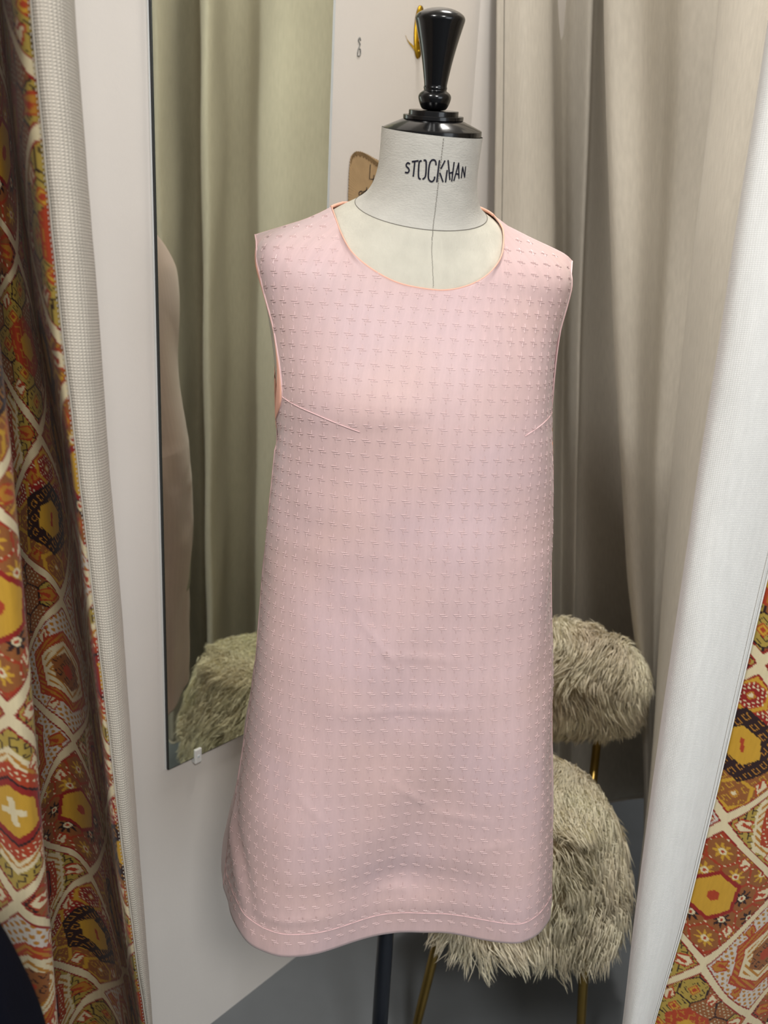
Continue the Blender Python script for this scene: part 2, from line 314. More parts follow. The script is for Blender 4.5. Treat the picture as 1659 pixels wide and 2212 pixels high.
def mann_grid(nphi=96):
    S = np.array(MS); n = len(S); tt = np.linspace(0, n-1, (n-1)*SUB+1)
    def cr_(col):
        y = S[:, col]; m = np.gradient(y); i = np.minimum(tt.astype(int), n-2); f = tt-i
        return (2*f**3-3*f**2+1)*y[i]+(f**3-2*f**2+f)*m[i]+(-2*f**3+3*f**2)*y[i+1]+(f**3-f**2)*m[i+1]
    z, a, bf, bb, cy, ti, ex = [cr_(k)[:, None] for k in range(7)]
    ph = np.linspace(0, 2*PI, nphi, endpoint=False); s, c = np.sin(ph), np.cos(ph); rr = (np.abs(s)**ex+np.abs(c)**ex)**(-1/ex)
    X = a*rr*s; Y = -np.where(c > 0, bf, bb)*rr*c; tr = np.radians(ti)
    Yw = cy+Y*np.cos(tr); Z = z+Y*np.sin(tr); cx, sy = math.cos(YAW), math.sin(YAW)
    return np.stack([MC[0]+X*cx-Yw*sy+.003*np.clip((z-1.452)/.03, 0, 1), MC[1]+X*sy+Yw*cx, Z], -1)
G = mann_grid(); SEAM = 17*SUB
lowv = G.reshape(-1, 3); idx = np.arange(len(lowv)).reshape(G.shape[:2])
bvh = BVHTree.FromPolygons([Vector(v) for v in lowv], [tuple(int(k) for k in q) for q in np.stack([idx[:-1], np.roll(idx[:-1], -1, 1), np.roll(idx[1:], -1, 1), idx[1:]], -1).reshape(-1, 4)])
df = empty('dress_form', (MC[0], MC[1], 0), 'cream linen tailor dress form with black turned wood handle on top', 'mannequin')
low = G[:SEAM+1]; cap0 = np.repeat(low[:1].mean(1, keepdims=True), 96, 1)
grid_obj('torso', np.concatenate([cap0, low]), 'torso', df, closed=True)
nk = grid_obj('neck', G[SEAM:], 'neck', df, closed=True)
gc = lambda p: np.array([p[0]-MC[0], p[1]-MC[1]+.02, 0])
def outv(p): v = gc(p); return v/np.linalg.norm(v)
sm = [G[SEAM, k]+outv(G[SEAM, k])*.0002 for k in range(96)]
tube_obj('neck_seam', sm, .00045, 'seam', df, 6, True)
fr = [G[k, 0]+np.array([0, -.0001, 0]) for k in range(10*SUB, len(G))]
# centre front stitching, as short stitches
cf_line = catmull(fr, 220); k = 0
for name, part in (('neck_front_seam', cf_line[100:]), ('front_seam', cf_line[:100])):
    V, Q = [], []
    for i in range(0, len(part)-2, 2):
        a, b = part[i], part[i]+(part[i+1]-part[i])*1.3; o_ = len(V); w = np.array([.0004 if name[0] == 'n' else .0003, 0, 0]); off = np.array([random.uniform(-.0003, .0003), -.0004, 0])
        V += [a-w+off, a+w+off, b+w+off, b-w+off]; Q.append((o_, o_+1, o_+2, o_+3))
    link(name, raw_mesh(name, V, Q), 'seam', df, False)
LT = [[(0.007, 0.8857, 1.4995), (0.0052, 0.8861, 1.5005), (0.0036, 0.887, 1.4992), (0.0037, 0.8874, 1.4972), (0.0061, 0.8869, 1.4951), (0.0068, 0.8871, 1.4931), (0.0058, 0.8878, 1.491), (0.0029, 0.8889, 1.4914)], [(0.0096, 0.8844, 1.5015), (0.0158, 0.8828, 1.5023)], [(0.0124, 0.8836, 1.5017), (0.0117, 0.8869, 1.4875)], [(0.0191, 0.8822, 1.5023), (0.017, 0.883, 1.5003), (0.0172, 0.8858, 1.4876), (0.0193, 0.8862, 1.4848)], [(0.0219, 0.8818, 1.5029), (0.0243, 0.882, 1.5015), (0.0247, 0.8851, 1.4884), (0.0221, 0.886, 1.4849)], [(0.035, 0.8833, 1.4991), (0.0342, 0.8823, 1.5026), (0.0318, 0.8817, 1.5037), (0.0293, 0.8819, 1.5023), (0.0279, 0.8828, 1.4982), (0.0276, 0.8853, 1.4881), (0.029, 0.8863, 1.4841), (0.032, 0.8868, 1.4829), (0.0341, 0.8867, 1.4849), (0.0345, 0.8861, 1.4875)], [(0.0383, 0.8829, 1.5034), (0.0372, 0.8877, 1.4831)], [(0.0441, 0.8844, 1.5035), (0.0407, 0.8853, 1.4961)], [(0.0399, 0.8862, 1.4915), (0.0438, 0.8893, 1.4837)], [(0.0474, 0.8879, 1.4948), (0.0467, 0.8904, 1.4837)], [(0.0476, 0.8855, 1.5043), (0.0512, 0.8917, 1.4865)], [(0.0543, 0.8891, 1.5032), (0.0534, 0.8932, 1.4853)], [(0.0506, 0.8899, 1.4926), (0.0533, 0.891, 1.4937)], [(0.0594, 0.8924, 1.5033), (0.0558, 0.8944, 1.4861)], [(0.0594, 0.8924, 1.5033), (0.0613, 0.8975, 1.489)], [(0.0575, 0.8937, 1.493), (0.0602, 0.8957, 1.4928)], [(0.0642, 0.8973, 1.4992), (0.0639, 0.8995, 1.49)], [(0.0643, 0.897, 1.5005), (0.0677, 0.9028, 1.4912)], [(0.0677, 0.9002, 1.5012), (0.0677, 0.9028, 1.4912)]]
def on_form(p):
    h = bvh.ray_cast(Vector((p[0], .5, p[2])), Vector((0, 1, 0))); return np.array([p[0], h[0].y-.0004, p[2]])
V, Q = ribbon_geo([[on_form(q) for q in (catmull(st, 24) if len(st) > 3 else catmull(st, 6))] for st in LT], .0016, outv, .0003)
tag(link('lettering', raw_mesh('lettering', V, Q), 'ink', nk, False), 'black stencilled word STOCKMAN')
# cap and handle (tilted forward with the neck)
tl = math.radians(15); ax = (0, -math.sin(tl), math.cos(tl))
tc_ = G[-1].mean(0)
cap = lathe_obj('neck_cap', [(0, -.003), (.0540, -.003), (.0548, -.002), (.0548, .0028), (.0541, .0036), (.0325, .0125), (.0334, .0128), (.0334, .0160), (.0329, .0166), (.0275, .0166), (.0275, .0208), (.0270, .0214), (0, .0214)], tc_, ax, 'black', df, 96)
prof = [(0, 0), (.0120, 0), (.0142, .0020), (.0165, .0062), (.0180, .0112), (.0180, .0136), (.0168, .0162), (.0140, .0182), (.0124, .0190), (.0123, .0200), (.0128, .0208), (.0129, .0222), (.0122, .0232), (.0126, .0260), (.0165, .0480), (.0210, .0655), (.0238, .0755), (.0256, .0815), (.0262, .0838), (.0262, .0856), (.0252, .0876), (.0225, .0900), (.0170, .0925), (.0095, .0945), (0, .0952)]
hd = lathe_obj('handle', prof, tc_+np.array(ax)*.0214, ax, 'black', df, 64)
tag(hd, 'glossy black turned wood handle')
ss = hd.modifiers.new('sub', 'SUBSURF'); ss.levels = 1; ss.render_levels = 2
hd.modifiers.move(1, 0)
tube_obj('pole', [(MC[0]+.016, MC[1], .03), (MC[0]+.016, MC[1], .40), (MC[0]+.016, MC[1], .80)], .0125, 'pole', df, 24)
lathe_obj('base', [(0, 0), (.095, 0), (.10, .004), (.10, .012), (.085, .020), (.04, .034), (.022, .05), (0, .05)], (MC[0]+.016, MC[1], 0), (0, 0, 1), 'blackmetal', df, 64)

# ------------------------------------------------------------------ pink dress
dr = empty('pink_dress', (.035, .95, .57), 'pale pink sleeveless shift dress with small woven crosses on the dress form', 'dress')
ZT = np.array([.57, .60, .65, .70, .75, .80, .85, .90, .95, 1.0, 1.05, 1.10, 1.15, 1.22])
XL = np.array([-.2044, -.1985, -.1880, -.1790, -.1730, -.1678, -.1621, -.1577, -.1558, -.1530, -.1488, -.1450, -.1406, -.1345])
XR = np.array([.2720, .2690, .2640, .2590, .2530, .2460, .2402, .2340, .2281, .2216, .2157, .2118, .2068, .1982])
HEM = np.array([(-95, -.2045, .950), (-80, -.199, .895), (-65, -.175, .828), (-52, -.140, .781), (-40, -.100, .764), (-27, -.053, .774), (-8, .015, .805), (5, .060, .819), (20, .110, .818), (35, .165, .808), (48, .205, .805), (60, .234, .822), (72, .254, .855), (85, .267, .910), (95, .272, .955),
                (120, .245, 1.03), (150, .140, 1.075), (180, .035, 1.085), (210, -.08, 1.070), (240, -.165, 1.02), (265, -.2045, .950)])
HP = np.concatenate([HEM[:-1], HEM[:-1]+np.array([360, 0, 0]), HEM[:-1]-np.array([360, 0, 0])]); HP = HP[np.argsort(HP[:, 0])]
hs = np.linspace(-200, 300, 2001)
hx = np.interp(hs, HP[:, 0], HP[:, 1]); hy = np.interp(hs, HP[:, 0], HP[:, 2])
ker = np.exp(-np.linspace(-2, 2, 81)**2); ker /= ker.sum()
hx = np.convolve(np.pad(hx, 40, 'edge'), ker, 'valid'); hy = np.convolve(np.pad(hy, 40, 'edge'), ker, 'valid')
def sect(z, ph):
    """dress cross-section, ph in degrees from centre front (array), z scalar"""
    xl, xr = np.interp(z, ZT, XL), np.interp(z, ZT, XR); cx, a = (xl+xr)/2, (xr-xl)/2
    bf = np.interp(z, [.57, .9, 1.05, 1.15, 1.21, 1.24], [.150, .140, .131, .127, .128, .127]); bb = np.interp(z, [.57, .8, 1.0, 1.2, 1.3], [.140, .15, .150, .125, .105])
    e = np.interp(z, [.57, 1.0, 1.22], [2.2, 2.4, 2.7]); s, c = np.sin(np.radians(ph)), np.cos(np.radians(ph)); rr = (np.abs(s)**e+np.abs(c)**e)**(-1/e)
    X = cx+a*rr*s; Y = .947-np.where(c > 0, bf, bb)*rr*c
    w = np.clip((1.13-z)/(1.13-.57), 0, 1); w = (w*w*(3-2*w))**1.25
    pw = np.where(ph > 300, ph-360, ph)
    k = np.interp(z, [.57, .65, .75, .85, .95, 1.13], [1, .966, .917, .862, .824, .76])
    return X*(1-w)+(.034+(np.interp(pw, hs, hx)-.034)*k)*w, Y*(1-w)+np.interp(pw, hs, hy)*w
ARML = [(-0.1316, 0.952, 1.2053), (-.1262, .912, 1.216), (-0.1205, 0.876, 1.2395), (-0.1237, 0.8753, 1.2727), (-0.1304, 0.8813, 1.3049), (-0.1365, 0.8845, 1.3309), (-0.147, 0.8918, 1.3631), (-0.1545, 0.9000, 1.3897), (-0.1685, 0.945, 1.4236)]
SHL = [(-0.1685, 0.945, 1.4236), (-0.1429, 0.951, 1.4332), (-0.1112, 0.957, 1.4446), (-0.078, 0.96, 1.4544)]
NECK = [(-0.078, 0.96, 1.4544), (-0.0649, 0.8893, 1.4275), (-0.0497, 0.8622, 1.4047), (-0.0289, 0.8566, 1.389), (-0.0034, 0.857, 1.377), (0.0219, 0.8602, 1.3718), (0.0524, 0.8658, 1.3706), (0.0777, 0.8727, 1.3769), (0.0979, 0.8806, 1.3885), (0.1123, 0.8929, 1.4055), (0.119, 0.9179, 1.4247), (0.1187, 0.9486, 1.4439), (0.1092, 0.975, 1.4589)]
SHR = [(0.1092, 0.975, 1.4589), (0.1315, 0.978, 1.451), (0.1613, 0.982, 1.4397), (0.2002, 0.986, 1.4255), (0.213, 0.985, 1.4164)]
ARMR = [(0.213, 0.985, 1.4164), (0.2092, 0.965, 1.3959), (0.204, 0.95, 1.3692), (0.1993, 0.942, 1.3416), (0.1973, 0.94, 1.3064), (0.1978, 0.942, 1.2758), (0.2003, 0.95, 1.2469), (0.2045, 0.965, 1.2249)]
BARML = [(-0.1316, 0.952, 1.2053), (-0.136, .985, 1.2327), (-0.128, 1.015, 1.2692), (-0.128, 1.025, 1.3035), (-0.132, 1.025, 1.3305), (-0.140, 1.012, 1.3633), (-0.156, .985, 1.3907), (-0.1685, 0.945, 1.4236)]
BNECK = [(-0.078, 0.96, 1.4544), (-.068, .975, 1.464), (-.05, 1.0, 1.472), (-.02, 1.018, 1.477), (.015, 1.025, 1.478), (.05, 1.022, 1.477), (.08, 1.008, 1.472), (.10, .992, 1.466), (0.1092, 0.975, 1.4589)]
BARMR = [(0.213, 0.985, 1.4164), (.200, 1.02, 1.39), (.188, 1.035, 1.3692), (.180, 1.04, 1.3416), (.180, 1.04, 1.3064), (.186, 1.03, 1.2758), (.2003, 1.0, 1.2469), (0.2045, 0.965, 1.2249)]
SEGN = (26, 26, 100, 26, 26); PK = (-1, -.80, -.47, .49, .81, 1)
def boundary(segs):
    T, p = [], []
    for k, sg in enumerate(segs):
        n = SEGN[k]; c = catmull(sg, n+1); q = np.linspace(PK[k], PK[k+1], n+1)
        if k < 4: c, q = c[:-1], q[:-1]
        T.append(c); p.append(q)
    return np.concatenate(T), np.concatenate(p)
def pchip(xk, yk, x):
    h = np.diff(xk); d = np.diff(yk)/h; m = np.zeros(len(xk)); m[0], m[-1] = d[0], d[-1]
    for i in range(1, len(d)): m[i] = 0 if d[i-1]*d[i] <= 0 else 2*d[i-1]*d[i]/(d[i-1]+d[i])
    i = np.clip(np.searchsorted(xk, x)-1, 0, len(h)-1); f = (x-xk[i])/h[i]
    return (2*f**3-3*f**2+1)*yk[i]+(f**3-2*f**2+f)*h[i]*m[i]+(-2*f**3+3*f**2)*yk[i+1]+(f**3-f**2)*h[i]*m[i+1]
ZB = 1.175; ZH = .57; NU, NLW = 60, 150
def wrinkle(ph, z):
    """gentle drape folds, outward displacement (m)"""
    lo = np.clip((1.15-z)/.55, 0, 1)
    d = .0016*lo*np.sin(np.radians(ph)*7+3.0*np.sin(z*6))+.0012*lo*np.sin(np.radians(ph)*11-z*22)
    d = d+.0016*np.sin(np.radians(ph)*3-z*30+1.2*np.sin(np.radians(ph)*5))*np.clip((1.2-z)/.1, 0, 1)
    d = d+.0045*np.exp(-((ph+66+(z-.66)*160)/3.5)**2)*np.exp(-((z-.67)/.06)**2)
    d = d-.0040*np.exp(-((ph+60+(z-.66)*150)/4)**2)*np.exp(-((z-.67)/.06)**2)
    d = d+.002*np.exp(-((z-.628-.0002*ph)/.006)**2)*np.exp(-((ph+35)/14)**2)
    d = d-.0045*np.exp(-((z-.655)/.022)**2)*np.exp(-((ph-8)/38)**2)      # soft hollow above the hem
    d = d+.0030*np.exp(-((z-.615)/.018)**2)*np.exp(-((ph-8)/38)**2)
    for a0, z0, a1, z1, am in ((-6, .80, 14, .752, .0016), (-28, .888, 30, .897, .0013), (-15, .965, 22, .955, .0012), (8, .752, 36, .742, .0014), (-10, .640, 8, .634, .0016), (-22, 1.02, 2, .93, .0012), (20, .70, 46, .715, .0013), (-40, .79, -24, .74, .0012)):
        t = np.clip(((ph-a0)*(a1-a0)+(z-z0)*(z1-z0)*1e4)/((a1-a0)**2+((z1-z0)*100)**2), 0, 1)
        dd = np.hypot((ph-a0-t*(a1-a0))*.0032, z-z0-t*(z1-z0)); d = d+am*np.exp(-(dd/.0055)**2)*np.sin(PI*np.clip(t, .05, .95))
    nz = np.vectorize(lambda a, b: noise.noise(Vector((a*.045, b*9, 3.1)))*.6+noise.noise(Vector((a*.06+b*14, b*20-a*.03, 7.7)))*.4)
    return d+.0034*nz(ph, z)*np.clip((1.19-z)/.08, 0, 1)
def panel(front):
    T, p = boundary([ARML, SHL, NECK, SHR, ARMR] if front else [BARML, SHL, BNECK, SHR, BARMR])
    n = len(p); ph = p*76 if front else np.where(p < 0, -(180-np.abs(p)*104), 180-np.abs(p)*104)
    P = np.zeros((NU+NLW+1, n, 3))
    zl = np.linspace(ZB, ZH, NLW+1)
    phs = ph if front else np.where(ph < -95, ph+360, ph)
    secB = np.array(sect(1.235, phs)); secA = np.array(sect(ZB, phs))
    bump = np.zeros(n)
    for i in range(n):
        zt = T[i, 2]; zz = zt+(ZB-zt)*np.linspace(0, 1, NU+1); f = (zz-ZB)/(zt-ZB)
        pn = abs(p[i])
        w = 1-(1-np.clip(f, 0, 1))**.75*1.0
        X = secA[0, i]+(T[i, 0]-secA[0, i])*w
        ks_ = [ZB]; ys = [secA[1, i]]
        if zt > 1.262: ks_.append(1.235); ys.append(secB[1, i] if front else secB[1, i])
        if front and zt > 1.38 and (-.80 <= p[i] <= -.47 or .49 <= p[i] <= .81):       # shoulder roll
            e = 1
            ks_.append(zt-.014); ys.append(T[i, 1]-.033*e-(0 if e > .9 else 0))
            mid = .5*(ks_[-2]+ks_[-1]); 
        if not front and zt > 1.38: ks_.append(zt-.016); ys.append(T[i, 1]+.03)
        ks_.append(zt); ys.append(T[i, 1])
        Y = pchip(np.array(ks_), np.array(ys), zz)
        P[:NU+1, i] = np.stack([X, Y, zz], -1)
    for k, z in enumerate(zl):
        X, Y = sect(z, phs); P[NU+k, :, 0] = X; P[NU+k, :, 1] = Y; P[NU+k, :, 2] = z
    # let the bodice hang from its edges and rest on the form, never closer than 3 mm to it
    B = P[:NU+26]
    for it in range(260):
        B[1:-1, 1:-1] = .25*(B[:-2, 1:-1]+B[2:, 1:-1]+B[1:-1, :-2]+B[1:-1, 2:])
        if front:                                        # stay inside the armhole edges
            zz = B[1:, :, 2]; nL, nR = SEGN[0]+1, SEGN[4]+1; col_i = np.arange(n)[None]
            kL = np.interp(zz, T[:nL, 2], np.arange(nL)); xL_ = np.interp(zz, T[:nL, 2], B[0, :nL, 0])
            ok_ = (zz > T[0, 2]) & (zz < T[nL-1, 2]) & (col_i > kL) & (col_i < n//2)
            B[1:, :, 0] = np.where(ok_, np.maximum(B[1:, :, 0], xL_+.0009*np.minimum(col_i-kL, 40)), B[1:, :, 0])
            kR = np.interp(zz, T[::-1][:nR, 2], np.arange(nR)); xR_ = np.interp(zz, T[::-1][:nR, 2], B[0, ::-1][:nR, 0]); cj = n-1-col_i
            ok_ = (zz > T[-1, 2]) & (zz < T[-nR, 2]) & (cj > kR) & (cj < n//2)
            B[1:, :, 0] = np.where(ok_, np.minimum(B[1:, :, 0], xR_-.0009*np.minimum(cj-kR, 40)), B[1:, :, 0])
        if it % 26 == 25:
            for k in range(NU+26):
                for i in range(n):
                    q = Vector(B[k, i]); lo_, nn_, _, _ = bvh.find_nearest(q, .06)
                    if lo_ is not None and (q-lo_).dot(nn_) < .0035: B[k, i] = lo_+nn_*.0035
    # wrinkles along radial direction
    Z = P[..., 2]; D = wrinkle(np.broadcast_to(ph, Z.shape), Z)*np.clip((1.3-Z)/.15, 0, 1)
    C_ = np.array([.035, .95]); rv = P[..., :2]-C_; rv /= np.linalg.norm(rv, axis=-1, keepdims=True)+1e-9
    edge = np.clip((1-np.abs(p))/.08, 0, 1)
    P[..., :2] += rv*(D*edge)[..., None]
    # hem dips and rises very slightly
    return P, p, ph
PF, pF, phF = panel(True)
PB, pB, phB = panel(False)
ci = int(np.argmin(abs(pF-.03)))
def uvs(P):
    U = np.concatenate([np.zeros((len(P), 1)), np.cumsum(np.linalg.norm(np.diff(P, axis=1), axis=-1), 1)], 1); U -= U[:, ci:ci+1]
    V = P[..., 2]; return np.stack([U, V], -1)
UVF = uvs(PF)
def dress_panel(name, P, uv, flip):
    o = grid_obj(name, P, 'dress', dr, uv=uv, flip=flip); o.data.materials.append(M['peach'])
    s = o.modifiers.new('cloth', 'SOLIDIFY'); s.thickness = .0012; s.offset = -1; s.material_offset = 1; s.material_offset_rim = 0
    return o
fp = dress_panel('front_panel', PF, UVF, True); bp_ = dress_panel('back_panel', PB, uvs(PB), False)
# facings along neckline and armholes, seams, darts, hem stitching
nk0, nk1 = SEGN[0]+SEGN[1], SEGN[0]+SEGN[1]+SEGN[2]
lift = lambda A, d: A+np.array(d)
tube_obj('neckline_facing', lift(PF[0, nk0:nk1+1], (0, .0008, .0006)), .0008, 'peach', dr, 8)
tube_obj('back_neckline_facing', PB[0, nk0:nk1+1], .0016, 'peach', dr, 8)
tube_obj('armhole_edge', PF[0, :SEGN[0]+1], .0009, 'pinkseam', dr, 6)
tube_obj('armhole_edge', PF[0, -SEGN[4]-1:], .0009, 'pinkseam', dr, 6)
tube_obj('shoulder_seam', PF[0, SEGN[0]:nk0+1]+np.array([0, .001, -.0004]), .0009, 'pinkseam', dr, 6)
tube_obj('shoulder_seam', PF[0, nk1:nk1+SEGN[3]+1]+np.array([0, .001, -.0004]), .0009, 'pinkseam', dr, 6)
for k in (0, -1): tube_obj('side_seam', PF[:-1, k]+np.array([0, -.0004, 0]), .0007, 'pinkseam', dr, 6)
# column-wise lookup of the front surface at (arc position u, height z)
def front_row(z):
    """X,Y,u along the columns that reach height z"""
    pts = np.full((PF.shape[1], 3), np.nan)
    for i in range(PF.shape[1]):
        zz = PF[::-1, i, 2]
        if zz[-1] >= z >= zz[0]: pts[i] = [np.interp(z, zz, PF[::-1, i, 0]), np.interp(z, zz, PF[::-1, i, 1]), z]
    return pts
cen = PF[:, ci]; ang = np.concatenate([[0], np.cumsum(np.linalg.norm(np.diff(cen, axis=0), axis=1))])
PITCH_M = .0164; rows = []
vv = 0.0075
while vv < ang[-1]-.003: rows.append(float(np.interp(vv, ang, cen[:, 2]))); vv += PITCH_M
ztop = cen[0, 2]; z = ztop+PITCH_M*.55
while z < 1.452: rows.insert(0, z); z += PITCH_M*.80
EV, EQ = [], []
STR = [(-.0050, .0011, .0026, .0011), (-.0026, -.0011, .0050, -.0011), (.0010, .0000, .0010, .0056), (-.0010, -.0052, -.0010, .0000)]
half = .00046
for r_i, z in enumerate(rows):
    pts = front_row(z); ok = ~np.isnan(pts[:, 0])
    if ok.sum() < 4: continue
    xc = np.interp(z, PF[::-1, ci, 2], PF[::-1, ci, 0]) if z <= ztop else PF[0, ci, 0]
    full = pts.copy()
    if z > ztop:                                        # two pieces beside the neckline
        u = np.where(ok, (pts[:, 0]-xc)*1.02, np.nan)
    else:
        seg = np.linalg.norm(np.diff(np.nan_to_num(pts), axis=0), axis=1); seg[~(ok[1:] & ok[:-1])] = 0
        u = np.concatenate([[0], np.cumsum(seg)]); u -= u[ci]
    # local derivative row just below, for the vertical stitch direction
    pts2 = front_row(z-.004)
    for side in ((0, 1) if z > ztop else (2,)):
        sel = ok & ~np.isnan(pts2[:, 0]) & ((np.arange(len(ok)) <= ci) if side == 0 else (np.arange(len(ok)) > ci-1) if side == 1 else True)
        if sel.sum() < 4: continue
        us = u[sel]; A = pts[sel]; B = pts2[sel]
        k0, k1 = int(math.ceil((us.min()+.004)/PITCH_M)), int(math.floor((us.max()-.004)/PITCH_M))
        for k in range(k0, k1+1):
            uc = k*PITCH_M+random.uniform(-.0002, .0002)
            g = lambda q, arr: np.array([np.interp(q, us, arr[:, j]) for j in range(3)])
            c = g(uc, A); tu = g(uc+.003, A)-g(uc-.003, A); nt = np.linalg.norm(tu)
            if nt < 1e-6: continue
            tu /= nt; tv = c-g(uc, B); tv -= tu*(tv@tu); tv /= np.linalg.norm(tv)+1e-9
            nn = np.cross(tu, tv); nn = nn if nn[1] < .3 else -nn
            for (x0, y0, x1, y1) in STR:
                a = c+tu*x0+tv*y0; b = c+tu*x1+tv*y1; dd = (b-a)/np.linalg.norm(b-a); sd = np.cross(nn, dd)*half
                o_ = len(EV); m_ = dd*.0006
                EV += [a+sd+nn*.0001, a-sd+nn*.0001, b-sd+nn*.0001, b+sd+nn*.0001, a+m_+nn*.00095, b-m_+nn*.00095]
                EQ += [(o_+1, o_+2, o_+5, o_+4), (o_+3, o_, o_+4, o_+5)]
emb = link('woven_crosses', raw_mesh('woven_crosses', EV, EQ), 'thread', dr, False); emb['kind'] = 'stuff'
def on_front(x, z):
    """front surface point at lateral x, height z"""
    r_ = front_row(z); ok = ~np.isnan(r_[:, 0]); r_ = r_[ok]; m_ = int(np.argmin(r_[:, 1])) if False else None
    return np.array([x, np.interp(x, r_[:, 0], r_[:, 1]), z])
for line in ([(-.1262, 1.2460), (-.105, 1.2395), (-.080, 1.2330), (-.055, 1.2255), (-.0309, 1.2183)], [(.1965, 1.2400), (.186, 1.2350), (.170, 1.2275), (.153, 1.2190)]):
    q = np.array([on_front(x, z) for x, z in catmull(line, 30)])+np.array([0, -.0006, 0]); tube_obj('bust_dart', q, np.linspace(.0007, .0005, 30), 'pinkseam', dr, 6)
hl = NU+NLW-int(round(.032/((ZB-ZH)/NLW))); q = PF[hl, 2:-2].copy(); C_ = np.array([.035, .95]); rv = q[:, :2]-C_; rv /= np.linalg.norm(rv, axis=1)[:, None]; q[:, :2] += rv*.0004
tube_obj('hem_stitch', q, .00055, 'pinkseam', dr, 6)

# ------------------------------------------------------------------ kilim print painted in fabric coordinates (metres)
CRM, MUS, OCH, RUS, RED, BRN, DRK, GRY, OLV = [np.array(lin(*c)) for c in ((228, 212, 172), (205, 158, 52), (188, 128, 46), (176, 66, 36), (150, 38, 32), (150, 92, 48), (48, 28, 28), (212, 202, 188), (178, 152, 70))]
def hexd(x, y): x, y = np.abs(x), np.abs(y); return np.maximum(x*.866+y*.5, y)
def hexv(x, y): return hexd(y, x)
def fr_(x): return x-np.floor(x)
def hash2(i, j, k=0): return fr_(np.sin(i*12.9898+j*78.233+k*37.719)*43758.5453)
def hexlat(x, y, s):
    """nearest centre of a hexagon lattice: local coords + ids"""
    h = s*math.sqrt(3); best = None
    for o in (0, 1):
        i = np.round((x-o*s*.5*math.sqrt(3)*1.0)/h); j = np.round((y-o*s*1.5)/(3*s)); dx = x-(i*h+o*h/2); dy = y-(j*3*s+o*1.5*s); d = dx*dx+dy*dy
        if best is None: best = [d, dx, dy, i*2+o, j*2+o]
        else:
            w = d < best[0]; best = [np.where(w, n_, b_) for n_, b_ in zip([d, dx, dy, i*2+o, j*2+o], best)]
    return best[1:]
def paint(u, v, tmap={}):
    u, v = u*1.29, v*1.29; x = u+.004*np.sin(v*38); y = v+.004*np.sin(u*33)
    Wd, Hd = .215, .250
    cand = []
    for o in (0, 1):
        i = np.round((x-o*Wd/2)/Wd); j0 = np.round((y-o*Hd/2)/Hd)
        for di in (-1, 0, 1):
            for dj in (-1, 0, 1):
                I, J = i+di, j0+dj; dx = x-(I*Wd+o*Wd/2); dy = y-(J*Hd+o*Hd/2)
                cand.append((np.sqrt(dx*dx+dy*dy*.80), dx, dy, I*2+o, J*2+o))
    D = np.stack([c[0] for c in cand]); o1 = np.argsort(D, 0)[:2]
    pick = lambda k, w: np.take_along_axis(np.stack([c[k] for c in cand]), o1[w:w+1], 0)[0]
    d1, d2 = pick(0, 0), pick(0, 1); cx, cy, I, J = pick(1, 0), pick(2, 0), pick(3, 0), pick(4, 0)
    e = (d2-d1)*.5; typ = np.floor(fr_(I*.37+J*.613+hash2(I, J)*.35)*5)
    for (a_, b_), t_ in tmap.items(): typ = np.where((np.round(I) == a_) & (np.round(J) == b_), t_, typ)
    out = np.zeros(u.shape+(3,)); out[:] = MUS
    def put(mask, c): out[mask] = c
    r = hexv(cx, cy*.92); ang = np.degrees(np.arctan2(cy, cx))
    dots = lambda s, q: ((fr_((x+y*.3)/s)-.5)**2+(fr_(y/s+.5*np.floor((x+y*.3)/s))-.5)**2) < q
    teeth = lambda s: np.abs(fr_((np.abs(cx)+np.abs(cy))/s)-.5)*2
    comb = ((fr_(x/.0085) < .24) & (fr_(y/.021+.5*np.floor(x/.0085)) < .62)) | ((fr_(y/.0105+.25*np.floor(x/.017)) < .17) & (fr_(x/.017) < .55))
    comb2 = ((fr_((x+y)/.010) < .22) & (fr_((x-y)/.024) < .55)) | ((fr_((x-y)/.012) < .17) & (fr_((x+y)/.020) < .40))
    hx_, hy_, hi, hj = hexlat(cx, cy, .0255); hr = hexd(hy_, hx_)
    # type 0: mustard ground, ring of small hexagons
    t = typ == 0; put(t, MUS); c_ = fr_(hi*.5+hj*.33+.1)
    put(t & (hr < .0195) & (c_ < .5), BRN); put(t & (hr < .0195) & (c_ >= .5), RED)
    put(t & (hr < .0195) & (hr > .0172) & (c_ >= .5), RUS); put(t & (hr < .017) & (c_ < .5) & comb2, MUS); put(t & (hr < .0185) & (hr > .009) & (c_ >= .5) & dots(.0058, .07), CRM)
    put(t & (np.abs(hx_)+np.abs(hy_) < .0075), OCH); put(t & (np.abs(hx_)+np.abs(hy_) < .0040), CRM)
    put(t & (r < .046), DRK); put(t & (r < .043) & (r > .025) & (comb2), OCH); put(t & (r < .024), MUS); put(t & (np.abs(cx) < .0025) & (np.abs(cy) < .011), RUS)
    # type 1: olive yellow ground with dark scribbles, red toothed medallion
    t = typ == 1; put(t, OLV); put(t & comb & (r > .066), DRK*1.1)
    put(t & (r < .064+.004*teeth(.012)), CRM); put(t & (r < .061) & (r > .052) & (teeth(.012) < .45), OCH); put(t & (r < .052), RUS); put(t & (r < .049) & (r > .041) & dots(.0075, .06), CRM)
    put(t & (r < .037), DRK); put(t & (r < .034), RED); put(t & (r < .027), MUS); put(t & (((np.abs(cx) < .004) & (np.abs(cy) < .018)) | ((np.abs(cy) < .004) & (np.abs(cx) < .014))), CRM)
    # type 2: red ground, starry brown medallions
    t = typ == 2; put(t, RUS*.9); put(t & dots(.0085, .035), CRM)
    a6 = np.arctan2(hy_, hx_); star = np.hypot(hx_, hy_) < .0105+.0045*np.cos(a6*8); md_ = fr_(hi*.5+hj*.25) < .5
